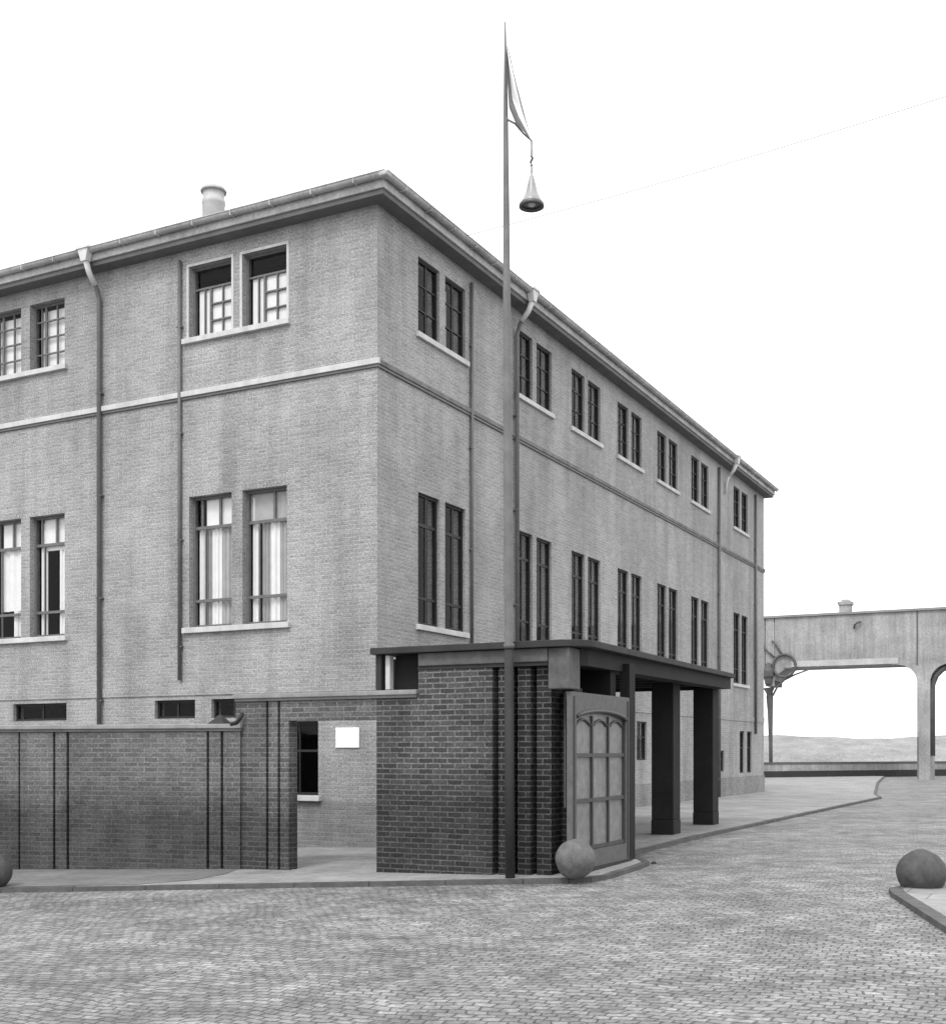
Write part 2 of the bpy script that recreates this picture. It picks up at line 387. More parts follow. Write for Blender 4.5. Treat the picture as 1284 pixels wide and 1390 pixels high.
# eaves
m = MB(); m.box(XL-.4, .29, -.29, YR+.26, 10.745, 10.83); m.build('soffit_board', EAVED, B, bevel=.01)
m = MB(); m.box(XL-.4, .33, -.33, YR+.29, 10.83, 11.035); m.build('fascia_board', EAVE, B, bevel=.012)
rf = MB()
rf.raw([(XL-.35, -.30, 11.036), (.30, -.30, 11.036), (.30, YR+.25, 11.036), (XL-.35, YR+.25, 11.036), (XL/2-3, 8, 11.7), (XL/2-1.5, 8, 11.7), (XL/2-1.5, YR-8, 11.7), (XL/2-3, YR-8, 11.7)],
       [(0, 1, 5, 4), (1, 2, 6, 5), (2, 3, 7, 6), (3, 0, 4, 7), (4, 5, 6, 7), (3, 2, 1, 0)])
roof = rf.build('roof', ROOF, B)
def gutter(pts, name='gutter'):
    mb = MB(); n = len(pts)
    seg = 10
    prof = [(math.cos(math.pi+math.pi*k/seg)*.075, math.sin(math.pi+math.pi*k/seg)*.075) for k in range(seg+1)]
    # half-round trough swept along an axis-aligned run
    (x0, y0), (x1, y1) = pts
    ax = (abs(x1-x0) > abs(y1-y0))
    for (u0, v0), (u1, v1) in zip(prof[:-1], prof[1:]):
        if ax: mb.face([(x0, y0+u0, 11.03+v0), (x1, y0+u0, 11.03+v0), (x1, y0+u1, 11.03+v1), (x0, y0+u1, 11.03+v1)], True)
        else: mb.face([(x0+u0, y0, 11.03+v0), (x0+u0, y1, 11.03+v0), (x0+u1, y1, 11.03+v1), (x0+u1, y0, 11.03+v1)], True)
    if ax: mb.tube([(x0, y0-.075, 11.03), (x1, y0-.075, 11.03)], .012, 6)
    else: mb.tube([(x0+.075, y0, 11.03), (x0+.075, y1, 11.03)], .012, 6)
    k = 0.6
    L = abs(x1-x0)+abs(y1-y0)
    while k < L:      # gutter hooks
        if ax: mb.box(x1-k-.012, x1-k+.012, y0-.082, y0+.075, 10.94, 11.035)
        else: mb.box(x0-.075, x0+.082, y0+k-.012, y0+k+.012, 10.94, 11.035)
        k += .85
    return mb.build(name, EAVE, B)
gutter([(XL-.4, -.395), (.43, -.395)]); gutter([(.395, -.43), (.395, YR+.29)])
m = MB(); m.box(.315, .478, -.478, -.315, 10.945, 11.036); m.build('gutter_corner', EAVE, B, bevel=.03)
# vent cowl on the roof
v = MB(); vx, vy = -5.13, 2.0
v.lathe([(.225, 11.1), (.225, 12.6), (.235, 12.62), (.235, 12.70), (.215, 12.71), (.215, 12.86), (.23, 12.87), (.255, 12.86), (.265, 12.89), (.22, 12.95), (.11, 12.99), (0.001, 13.0)], vx, vy, 24)
v.build('roof_vent', plain_mat('pale_vent', .42, .15, .7, 5, .1), roof)

# downpipes
def downpipe(mp, p, ztop, zbot, hopper, mat, r=.045, off=.07):
    mb = MB()
    if hopper: pts = [mp(p, -.36, 10.86), mp(p, -.30, 10.62), mp(p, -.12, 10.36), mp(p, -off, 10.2), mp(p, -off, zbot)]
    else: pts = [mp(p, -off, ztop), mp(p, -off, zbot)]
    mb.tube(pts, r, 10)
    z = zbot+.6
    while z < 10:
        a = mp(p-r-.02, -off-r*.6, z); b = mp(p+r+.02, .01, z+.03); mb.box(a[0], b[0], a[1], b[1], z, z+.03); z += 1.95
    o = mb.build('downpipe', mat, B)
    if hopper:
        h = MB(); a = mp(p-.14, -.50, 0); b = mp(p+.14, -.335, 0)
        x0, x1 = sorted((a[0], b[0])); y0, y1 = sorted((a[1], b[1]))
        cx, cy = (x0+x1)/2, (y0+y1)/2
        h.raw([(x0, y0, 11.06), (x1, y0, 11.06), (x1, y1, 11.06), (x0, y1, 11.06), (cx-.06, cy-.06, 10.8), (cx+.06, cy-.06, 10.8), (cx+.06, cy+.06, 10.8), (cx-.06, cy+.06, 10.8)],
              [(0, 1, 2, 3), (7, 6, 5, 4), (0, 4, 5, 1), (1, 5, 6, 2), (2, 6, 7, 3), (3, 7, 4, 0)])
        h.box(x0-.02, x1+.02, y0-.02, y1+.02, 11.02, 11.07)
        h.tube([mp(p, -.41, 10.82), mp(p, -.32, 10.62), mp(p, -.17, 10.44)], .055, 10)
        h.build('rainwater_hopper', ZINCL, o)
downpipe(mapL, 6.18, 10.6, .0, True, ZINC)
downpipe(mapL, 4.22, 10.58, 2.9, False, ZINC, .035, .05)
downpipe(mapR, 3.34, 10.58, 2.9, False, ZINC, .032, .045)
downpipe(mapR, 5.30, 10.6, .1, True, ZINC)
downpipe(mapR, 20.2, 10.58, .1, False, ZINC, .045, .06)
downpipe(mapR, 20.95, 10.6, 9.9, True, ZINCL)
downpipe(mapR, 24.75, 10.58, 2.2, False, ZINC, .045, .06)

# windows -----------------------------------------------------------
def bx(mb, mp, p0, p1, z0, z1, q0, q1):
    a = mp(p0, q0, z0); b = mp(p1, q1, z1); mb.box(a[0], b[0], a[1], b[1], z0, z1)
def curtain(mp, p0, p1, z0, z1, q, mat, parent, name='curtain', folds=5, amp=.018):
    mb = MB(); n = 40
    for k in range(n):
        pa = p0+(p1-p0)*k/n; pb = p0+(p1-p0)*(k+1)/n
        f = lambda t: q+amp*math.sin(t*2*math.pi*folds)+amp*.5*math.sin(t*2*math.pi*folds*2.3+1)
        mb.face([mp(pa, f(k/n), z0), mp(pb, f((k+1)/n), z0), mp(pb, f((k+1)/n), z1), mp(pa, f(k/n), z1)], True)
    return mb.build(name, mat, parent)
def window(mp, a, b, z0, z1, style, fm=None, q=.12):
    fm = fm or FRM
    t = .045
    fr = MB()
    bx(fr, mp, a, a+t, z0, z1, q, q+.07); bx(fr, mp, b-t, b, z0, z1, q, q+.07)
    bx(fr, mp, a+t, b-t, z0, z0+t, q, q+.07); bx(fr, mp, a+t, b-t, z1-t, z1, q, q+.07)
    H = z1-z0; Wd = b-a
    o = fr.build('window', fm, B)
    bars = MB(); bq0, bq1 = q+.012, q+.05; bt = .013
    def hbar(z, p0=a+t, p1=b-t, th=bt): bx(bars, mp, p0, p1, z-th, z+th, bq0, bq1)
    def vbar(p, za=z0+t, zb=z1-t, th=bt): bx(bars, mp, p-th, p+th, za, zb, bq0+.002, bq1-.002)
    if style == 'grid':                      # 2 x 4 small panes and a narrow opened casement at the far side
        vbar(a+Wd*.36); vbar(a+Wd*.68, th=.024); vbar(a+Wd*.8)
        for k in (1, 2, 3): hbar(z0+H*k/4)
    elif style == 'grid_open':
        hbar(z0+H*.70, th=.016)
        vbar(a+Wd*.05, zb=z0+H*.70); vbar(a+Wd*.32, zb=z0+H*.70); vbar(a+Wd*.60, zb=z0+H*.70, th=.022); vbar(a+Wd*.74, zb=z0+H*.70, th=.012)
        for k in (1, 2): hbar(z0+H*.70*k/3, p1=a+Wd*.6)
    elif style in ('tall', 'tall_shade'):
        hbar(z0+H*.765, th=.028); hbar(z0+H*.205, th=.026)
        vbar(a+Wd*.38, za=z0+H*.765, th=.022)
        vbar(a+Wd*.72, zb=z0+H*.765, th=.012)
        if style == 'tall': vbar(a+Wd*.80, za=z0+H*.765, th=.018)
    elif style == 'tall_dark':
        hbar(z0+H*.765, th=.028); hbar(z0+H*.205, th=.026); vbar(a+Wd*.5, th=.02)
    elif style == 'dark_grid':
        vbar(a+Wd*.5, th=.018)
        for k in (1, 2): hbar(z0+H*k/3)
    elif style == 'low':
        vbar(a+Wd*.5, th=.02)
    elif style == 'plainwin':
        hbar(z0+H*.6, th=.02); vbar(a+Wd*.5)
    if bars.v: bars.build('glazing_bar', fm, o)
    pn = MB(); pn.face([mp(a+t, q+.03, z0+t), mp(b-t, q+.03, z0+t), mp(b-t, q+.03, z1-t), mp(a+t, q+.03, z1-t)])
    pn.build('pane', GLASS, o)
    return o
def blind(mp, a, b, z0, z1, q, o, mat=None):
    m = MB(); bx(m, mp, a, b, z0, z1, q, q+.004); m.build('blind', mat or CUR, o)
QI = .212
for k, (a, b, c, d) in enumerate(Lpairs):
    st = 'grid_open' if k == 0 else 'grid'
    for (p0, p1) in ((a, b), (c, d)):
        o = window(mapL, p0, p1, ZU0, ZU1, st)
        if k == 0: blind(mapL, p0+.02, p1-.10, ZU0, ZU0+.95, .178, o)
        else: blind(mapL, p0+.02, p1-.12, ZU0, ZU1-.1, QI, o)
    H = ZL1-ZL0
    o = window(mapL, a, b, ZL0, ZL1, 'tall_shade' if k == 0 else 'tall')
    if k == 0:
        blind(mapL, a, b, ZL0+H*.775, ZL1, .200, o, CURG)
        curtain(mapL, a+.02, a+.30, ZL0, ZL1-.1, QI, CURG, o, folds=3)
        curtain(mapL, a+.30, a+.50, ZL0, ZL1-.1, QI, CUR, o, folds=1.5)
        curtain(mapL, a+.52, a+.70, ZL0, ZL1-.1, QI+.03, CURG, o, folds=2)
        curtain(mapL, a+.78, a+.90, ZL0, ZL1-.1, QI, CUR, o, folds=1)
    else:
        curtain(mapL, a+.12, a+.34, ZL0, ZL1-.1, QI, CUR, o, folds=2); curtain(mapL, a+.68, a+.84, ZL0, ZL1-.1, QI, CUR, o, folds=2)
        blind(mapL, a+.05, b-.2, ZL0+H*.72, ZL1, QI-.012, o)
    o = window(mapL, c, d, ZL0, ZL1, 'tall')
    blind(mapL, c+.02, d-.25, ZL0+H*.775, ZL1, QI-.012, o)
    if k == 0:
        curtain(mapL, c+.04, c+.40, ZL0, ZL0+H*.76, QI+.01, CURG, o, folds=3)
        curtain(mapL, c+.40, c+.60, ZL0, ZL0+H*.76, QI, CUR, o, folds=2)
        curtain(mapL, c+.62, c+.76, ZL0, ZL0+H*.76, QI+.01, CURG, o, folds=2)
        curtain(mapL, c+.76, c+.9, ZL0, ZL0+H*.76, QI, CUR, o, folds=2)
    else:
        curtain(mapL, c+.03, c+.8, ZL0+H*.24, ZL0+H*.76, QI, CUR, o, folds=3); curtain(mapL, c+.25, c+.42, ZL0, ZL0+H*.24, QI, CUR, o, folds=2)
for k, (a, b, c, d) in enumerate(Rpairs):
    for n_, (p0, p1) in enumerate(((a, b), (c, d))):
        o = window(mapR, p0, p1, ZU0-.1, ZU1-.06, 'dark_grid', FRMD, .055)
        if (k, n_) == (0, 1): curtain(mapR, p0+.1, p0+.4, ZU0-.1, ZU1-.2, QI, CURG, o, folds=3)
        if (k, n_) in ((2, 0), (4, 1)): curtain(mapR, p0+.1, p0+.25, ZU0-.1, ZU1-.2, QI, CURG, o, folds=2)
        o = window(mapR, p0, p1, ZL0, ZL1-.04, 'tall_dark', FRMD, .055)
        if k < 3: curtain(mapR, p0+.1+.12*n_, p0+.22+.12*n_, ZL0, ZL1-.3, QI, CUR, o, folds=1)
        elif k in (3, 5): curtain(mapR, p0+.2, p0+.32, ZL0, ZL1-.3, QI, CURG, o, folds=1)
for h in Lsmall: window(mapL, *h, 'low', FRMD, q=.08)
for h in Lg: window(mapL, *h, 'plainwin', FRMD, .08)
for h in Rg: window(mapR, *h, 'plainwin', FRMD, .05)
# sills, surrounds, soldier courses
for k, (a, b, c, d) in enumerate(Lpairs):
    for z in (ZU0, ZL0):
        m = MB(); bx(m, mapL, a-.08, d+.12, z-.11, z-.012, -.075, .16); m.build('window_sill', TRIM, B, bevel=.008)
    m = MB()
    if k == 0:
        for (p0, p1) in ((a, b), (c, d)):
            bx(m, mapL, p0-.045, p1+.045, ZU1, ZU1+.05, -.014, .01)
            bx(m, mapL, p1+.001, p1+.05, ZU0, ZU1, -.012, .01); bx(m, mapL, p0-.05, p0-.001, ZU0, ZU1, -.012, .01)
        m.build('window_surround', TRIM, B)
    for (p0, p1) in ((a, b), (c, d)):
        m = MB(); p = p0-.04
        while p < p1+.02: bx(m, mapL, p, p+.062, ZL1+.005, ZL1+.10, -.006, .01); p += .078
        m.build('soldier_course', FAC, B)
for k, (a, b, c, d) in enumerate(Rpairs):
    for z in (ZU0-.1, ZL0):
        m = MB(); bx(m, mapR, a-.08, d+.08, z-.11, z-.012, -.06, .16); m.build('window_sill', TRIM, B, bevel=.008)
m = MB(); bx(m, mapL, 1.1, 2.2, .745, .835, -.12, .10); m.build('window_sill', TRIM, B, bevel=.008)

# ------------------------------------------------------------------ notice on the wall behind the doorway
px, py = W(-.58, -.012)
nt_ = empty('notice_sign', (px, py, 1.66), ANG)
tag(nt_, 'small white notice fixed to the brick wall seen through the open doorway', 'sign')
m = MB(); m.box(-.235, .235, -.015, .006, 0, .34); m.build('notice_board', PAPER, nt_, bevel=.003)

# ------------------------------------------------------------------ low boundary wall on the left
ang2 = math.atan2(-.273, .962)
LW = empty('boundary_wall', (-3.27, 16.86, 0), ang2)
tag(LW, 'lower brown-grey brick boundary wall with raised piers running off left from the doorway', 'wall')
def wall_run(root, x0, x1, top, grooves, mat, th=.28, y0=0):
    cur = x0
    m = MB()
    for gx_, gw in sorted(grooves):
        m.box(cur, gx_, y0, y0+th, -.6, top); m.box(gx_, gx_+gw, y0+.09, y0+th-.002, -.6, top-.002); cur = gx_+gw
    m.box(cur, x1, y0, y0+th, -.6, top)
    return m.build('wall', mat, root, merge=False)
# groove positions measured along the wall from its right-hand end
gr = [(-.30, .04), (-.52, .04), (-2.80, .045), (-3.03, .045), (-3.62, .03), (-5.6, .045), (-5.85, .045), (-8.6, .045), (-8.85, .045)]
wall_run(LW, -14, .0, 1.92, gr, LOW)
m = MB(); m.box(-14, .03, -.05, .33, 1.92, 1.985); m.build('coping', COP, LW, bevel=.012)
m = MB(); m.box(-14, .03, -.03, .31, 1.885, 1.918); m.build('coping_drip', DCOP, LW)
m = MB(); m.raw([(-.5, -.02, 1.985), (-.24, -.02, 1.985), (-.37, .12, 2.13), (-.5, .26, 1.985), (-.24, .26, 1.985)], [(0, 1, 2), (1, 4, 2), (4, 3, 2), (3, 0, 2), (0, 3, 4, 1)])
m.build('finial', FRMD, LW)
m = MB(); m.tube([(-.12, -.04, 1.98), (-.03, -.05, 2.0), (.03, -.05, 2.06), (.06, -.04, 2.14)], .03, 8); m.build('iron_scroll', FRMD, LW)

# ------------------------------------------------------------------ higher wall with the doorway
FY = -3.575
ox, oy = W(0, FY)
DW = empty('doorway_wall', (ox, oy, 0), ANG)
tag(DW, 'taller dark brick wall with an open doorway between the low wall and the porch', 'wall')
m = MB()
for a, b, set_ in ((-.105, .42, 0), (.465, .62, 0), (.665, .81, 0)): m.box(a, b, set_, .2, -.6, 2.3)
m.box(.42, .465, .07, .198, -.6, 2.298); m.box(.62, .665, .07, .198, -.6, 2.298)
m.box(.81, 2.23, 0, .2, 2.02, 2.3)
m.build('wall', brick_mat('mid_clinker_brick', .075, .13, .175, bw=.215, rh=.069, grain=.6, ms=.010, stain=.25, patch=.3, damp=(.62, .55)), DW, merge=False)
m = MB(); m.box(-.12, 2.86, -.05, .36, 2.335, 2.40); m.build('coping', COP, DW, bevel=.012)
m = MB(); m.box(-.10, 2.86, -.035, .34, 2.298, 2.333); m.build('coping_drip', DCOP, DW)

# ------------------------------------------------------------------ entrance porch with canopy
PO = empty('entrance_porch', (*W(2.23, FY), 0), ANG)
tag(PO, 'dark brick entrance porch with flat black-edged canopy, pillars and gate', 'porch')
# local x: along the front to the right (0..2.75), y: back along the street
m = MB()
m.box(.0, .64, 0, .3, -.6, 2.298)
m.box(.64, 1.708, 0, .3, -.6, 2.70)
m.build('front_wall', DRK, PO, merge=False)
m = MB()
m.box(1.708, 1.781, .26, .5, -.6, 2.69)
m.box(1.781, 1.965, .03, .5, -.6, 2.695)
m.box(1.965, 2.036, .28, .5, -.6, 2.69)
m.box(2.036, 2.207, .06, .5, -.6, 2.695)
m.box(2.207, 2.277, .30, .5, -.6, 2.69)
m.box(2.277, 2.470, .10, .6, -.6, 2.695)
m.box(2.470, 2.62, .45, .75, -.6, 2.40)
m.build('ribbed_corner_pier', brick_mat('ribbed_clinker', .015, .04, .11, bw=.215, rh=.069, grain=.65, ms=.010, stain=.25, patch=.35, damp=(.95, .6)), PO, merge=False)
m = MB(); m.box(2.535, 2.56, .35, .45, .9, 2.35); m.build('conduit', GFR, PO)
m = MB(); m.box(2.48, 2.76, -.02, .34, 2.36, 2.868); m.build('corner_block', BEAM, PO, bevel=.015)
m = MB(); m.box(.655, 2.478, -.04, .32, 2.70, 2.866); m.build('beam', BEAM, PO, bevel=.01)
m = MB(); m.box(.64, 2.47, -.015, .3, 2.655, 2.698); m.build('beam_drip', FAS, PO)
m = MB(); m.box(.0, .085, -.02, .12, 2.405, 2.87); m.build('dark_post', FAS, PO)
m = MB(); m.box(.135, .205, .0, .10, 2.41, 2.86); m.build('pale_post', TRIM, PO, bevel=.006)
# lodge enclosure behind the front wall
m = MB(); m.box(.06, 2.615, 1.75, 1.95, -.6, 2.72); m.box(.02, .2, .4, 1.75, -.6, 2.84); m.build('rear_wall', PIL, PO, merge=False)
m = MB(); m.box(.21, .635, .14, .17, 2.405, 2.86); m.build('lodge_dark_stand_in', INT, PO)  # dark panel stands in for the unlit lodge interior
# side pier at the far end of the gate
m = MB(); m.box(2.62, 2.76, 2.10, 2.32, -.6, 2.8); m.build('gate_pier', PIL, PO)
# canopy slab with a rounded street corner; top rises gently towards the back
def ctop(x, y): return 2.955 + .0176*(y+.12)
def edge_x(y): return 2.97 - .0892*(y+.12)
arc = []
r_ = .42; ccx, ccy = 2.97-r_, -.12+r_
for k in range(9):
    t_ = -math.pi/2 + math.pi/2*k/8
    arc.append((ccx+r_*math.cos(t_), ccy+r_*math.sin(t_)))
poly = [(-.03, -.12)] + arc + [(edge_x(10.08), 10.08), (-2.19, 10.08), (-2.19, 3.9), (-.03, 3.9)]
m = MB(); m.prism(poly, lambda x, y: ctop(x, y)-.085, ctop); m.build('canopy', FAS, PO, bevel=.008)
# downstand edge beam on the street side and far end
m = MB()
bp = [(2.765, .32), (2.80, .5), (edge_x(9.95)-.08, 9.98), (edge_x(9.95)-.38, 9.98), (2.45, .5), (2.45, .32)]
m.prism(bp, lambda x, y: ctop(x, y)-.30, lambda x, y: ctop(x, y)-.087)
m.prism([(-2.18, 9.7), (edge_x(9.95)-.40, 9.7), (edge_x(9.95)-.40, 9.98), (-2.18, 9.98)], lambda x, y: ctop(x, y)-.31, lambda x, y: ctop(x, y)-.089)
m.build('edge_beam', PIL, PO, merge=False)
m = MB(); y_ = .9
while y_ < 9.5:
    m.box(-.0 if y_ < 3.9 else -2.1, edge_x(y_)-.42, y_, y_+.12, 2.68+.0176*y_, 2.866+.0176*y_-.02); y_ += 1.1
m.build('ceiling_joist', UND, PO, merge=False)
for (X, Y) in ((3.92, 3.3), (3.78, 6.2)):
    lx, ly = X-2.23, Y-FY
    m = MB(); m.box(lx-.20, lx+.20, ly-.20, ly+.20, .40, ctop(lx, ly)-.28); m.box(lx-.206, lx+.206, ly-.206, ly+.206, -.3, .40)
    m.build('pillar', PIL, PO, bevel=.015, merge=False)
# glazed iron gate on the street side
GT = empty('gate', (0, 0, 0)); GT.parent = PO; 
gx0 = 2.70; y0, y1 = .05, 2.06; zt = 2.33; zb = .13
m = MB()
m.box(gx0, gx0+.07, y0, y0+.15, zb, zt); m.box(gx0, gx0+.07, y1-.13, y1, zb, zt)
# head with a segmental arch cut, bottom rail
n = 16; ya, yb = y0+.15, y1-.13
for k in range(n):
    t0, t1 = k/n, (k+1)/n
    f = lambda t: 2.02 + .09*math.sin(math.pi*t)**.6
    a = ya+(yb-ya)*t0; b = ya+(yb-ya)*t1
    m.raw([(gx0, a, f(t0)), (gx0+.07, a, f(t0)), (gx0+.07, b, f(t1)), (gx0, b, f(t1)), (gx0, a, zt), (gx0+.07, a, zt), (gx0+.07, b, zt), (gx0, b, zt)],
          [(0, 1, 2, 3), (4, 5, 6, 7), (1, 2, 6, 5), (0, 3, 7, 4)])
m.box(gx0, gx0+.07, ya, yb, zb, zb+.22)
m.build('gate_frame', GFR, GT, merge=False)
m = MB(); m.box(gx0-.02, gx0+.02, ya-.01, yb+.01, zb+.2, 2.12); m.build('gate_panel', GPN, GT)
m = MB()
for t in (0, .335, .665, 1): 
    yy = ya+(yb-ya)*t; m.box(gx0+.022, gx0+.052, yy-.022, yy+.022, zb+.22, 2.05)
for z in (.38, .98, 1.55): m.box(gx0+.024, gx0+.05, ya, yb, z-.024, z+.024)
for j in range(3):                     # shallow curved bars at the head
    pa = ya+(yb-ya)*(j/3+.03); pb = ya+(yb-ya)*((j+1)/3-.03)
    m.tube([(gx0+.036, pa+(pb-pa)*k/10, 1.93+.07*math.sin(math.pi*k/10)) for k in range(11)], .016, 6)
m.build('glazing_bar', GBR, GT, merge=False)
for q_ in (y0+.05, y1-.08):
    m = MB(); m.box(gx0+.07, gx0+.085, q_, q_+.03, zb+.02, zt-.05); m.build('frame_bead', GBR, GT)
m = MB(); m.tube([(gx0+.072, ya+(yb-ya)*k/16, 2.025+.09*math.sin(math.pi*k/16)**.6) for k in range(17)], .028, 6); m.build('arch_moulding', GBR, GT)
m = MB(); m.box(gx0-.03, gx0+.10, y0-.03, y1+.05, -.2, zb-.005); m.build('threshold', DWALL, PO)

# ------------------------------------------------------------------ slim mast with bracket arm, bell lamp hanging from it
mx, my = .455, 14.66
MS = empty('lamp_mast', (mx, my, G(mx)), 0)
tag(MS, 'very tall slim pole with stayed bracket arm standing before the porch canopy', 'mast')
m = MB()
zs = [-.2, .0, 1.2, 2.8, 4.5, 6.0, 7.6, 8.6, 9.3, 9.9, 10.45]; rs = [.05, .05, .05, .052, .055, .053, .042, .036, .030, .02, .01]
m.tube([(0.0-.006*z, 0, z) for z in zs], rs, 14); m.build('pole', MAST, MS)
m = MB(); m.tube([(-.016, 0, 2.80), (-.016, 0, 2.86)], .068, 14); m.build('collar', MASTL, MS)
m = MB(); m.tube([(-.002, 0, -.1), (-.016, 0, 2.80)], [.060, .056], 14); m.build('dark_base', FAS, MS)  # dark sleeve round the lower pole
m = MB(); m.tube([(-.05, -.02, 9.26), (.06, -.02, 9.20), (.16, -.02, 9.08), (.262, -.02, 8.99)], [.014, .014, .012, .010], 8); m.build('bracket_arm', MAST, MS)
# limp striped pennant: hoist on the pole, fly end drooping along the bracket arm
FL = empty('pennant', (mx-.04, my-.03, G(mx)+9.2), 0)
tag(FL, 'limp narrow pennant with pale middle drooping from near the top of the pole', 'flag')
def strip(f0, f1, mat, name):
    # f = 0 upper hem .. 1 hoist/lower hem, u along the cloth from the top of the hoist to the fly end
    top = [(0, .95), (.045, .80), (.075, .66), (.13, .42), (.19, .18), (.29, -.19)]
    bot = [(-.005, .93), (-.005, .70), (.0, .50), (.02, .18), (.10, .0), (.285, -.21)]
    m = MB(); n = 30
    def at(L, t):
        k = min(int(t*5), 4); q = t*5-k; return (L[k][0]+(L[k+1][0]-L[k][0])*q, L[k][1]+(L[k+1][1]-L[k][1])*q)
    def P(t, f):
        A_, B_ = at(top, t), at(bot, t); w_ = math.sin(math.pi*min(1, t*1.1))
        return (A_[0]+(B_[0]-A_[0])*f, -.02+.035*w_*math.sin(f*9+t*5), A_[1]+(B_[1]-A_[1])*f)
    for k in range(n):
        for j in range(6):
            a0 = f0+(f1-f0)*j/6; a1 = f0+(f1-f0)*(j+1)/6
            m.face([P(k/n, a0), P((k+1)/n, a0), P((k+1)/n, a1), P(k/n, a1)], True)
    return m.build(name, mat, FL)
strip(0, .16, plain_mat('dark_stripe_cloth', .20, .1, .9, 6, 0), 'upper_stripe')
strip(.16, .55, plain_mat('white_stripe_cloth', .86, .03, .9, 6, 0), 'middle_stripe')
strip(.55, 1, plain_mat('mid_stripe_cloth', .16, .1, .9, 6, 0), 'lower_stripe')
lx = mx+.26
LA = empty('pendant_lamp', (lx, my, G(mx)+8.92), 0)
tag(LA, 'small bell shaped enamel lamp hanging high beside the mast below the pennant', 'lamp')
m = MB(); m.tube([(0, 0, .08), (0, 0, -.1)], .010, 6); m.tube([(-.01, 0, -.10), (.012, 0, -.13), (-.012, 0, -.18), (0, 0, -.22)], .016, 8); m.tube([(0, 0, -.2), (0, 0, -.36)], .010, 6); m.build('hook', LAMPD, LA)
m = MB(); m.lathe([(.012, -.32), (.03, -.36), (.045, -.42), (.058, -.48), (.075, -.55), (.105, -.62), (.14, -.68), (.14, -.70), (.10, -.63), (.07, -.56)], 0, 0, 28); m.build('lamp_shade', LAMP, LA)
m = MB(); m.lathe([(.136, -.675), (.152, -.69), (.155, -.725), (.135, -.735), (.12, -.70)], 0, 0, 28); m.build('rim', LAMPD, LA)
m = MB(); m.lathe([(.001, -.60), (.04, -.62), (.06, -.66), (.045, -.71), (.001, -.73)], 0, 0, 16); m.build('glass_globe', ZINCL, LA)

# ------------------------------------------------------------------ overhead wire from the eaves across the street
wx, wy = W(.40, 2.3)
m = MB(); A = Vector((wx, wy, 11.0)); Bp = Vector((10.5, 18.0, 12.55)); pts = []
for k in range(25):
    t = k/24; p = A.lerp(Bp, t); p.z -= .5*t*(1-t); pts.append(tuple(p))
m.tube(pts, .006, 5)
tag(m.build('overhead_wire', plain_mat('thin_wire', .15, .1, .6, 2, 0)), 'thin wire strung from the building eaves up across the sky to the right', 'wire')

# ------------------------------------------------------------------ stone balls
def ball(name, x, y, z, r, mat, label):
    bm = bmesh.new(); bmesh.ops.create_icosphere(bm, subdivisions=5, radius=r)
    from mathutils import noise as mn
    ph = random.uniform(0, 10)
    for v in bm.verts:
        c = v.co; k = 1 + .012*math.sin(9*c.x/r+ph)*math.cos(7*c.y/r)+.01*math.sin(5*c.z/r+ph)
        k += .03*mn.noise(c/r*1.7+Vector((ph, 0, 0))) + .012*mn.noise(c/r*6+Vector((0, ph, 0))); v.co = c*k
    for f in bm.faces: f.smooth = True
    me = bpy.data.meshes.new(name); bm.to_mesh(me); bm.free(); me.materials.append(mat)
    o = bpy.data.objects.new(name, me); COL.objects.link(o); o.location = (x, y, z)
    return tag(o, label, 'bollard', 'stone ball bollards at the kerb corners')
ball('ball_bollard', 1.215, 14.28, .315, .238, STONE, 'pale stone ball bollard against the porch corner beside the iron gate')
ball('ball_bollard', 4.80, 12.86, .295, .255, STONED, 'dark stone ball bollard on the kerb tip of the traffic island at right')
ball('ball_bollard', -6.18, 15.45, .05, .24, STONED, 'stone ball bollard cut by the left picture edge in front of the low wall')
m = MB(); m.raw([(0, 0, 0), (.09, .01, 0), (.1, .06, 0), (.02, .07, 0), (.02, .01, .035), (.08, .02, .04), (.085, .05, .03), (.03, .055, .035)], [(0, 3, 2, 1), (4, 5, 6, 7), (0, 1, 5, 4), (1, 2, 6, 5), (2, 3, 7, 6), (3, 0, 4, 7)])
o = m.build('loose_stone', DWALL, bevel=.01); o.location = (2.42, 16.4, G(2.42)-KH); tag(o, 'small dark loose stone lying on the cobbles near the gate', 'stone')

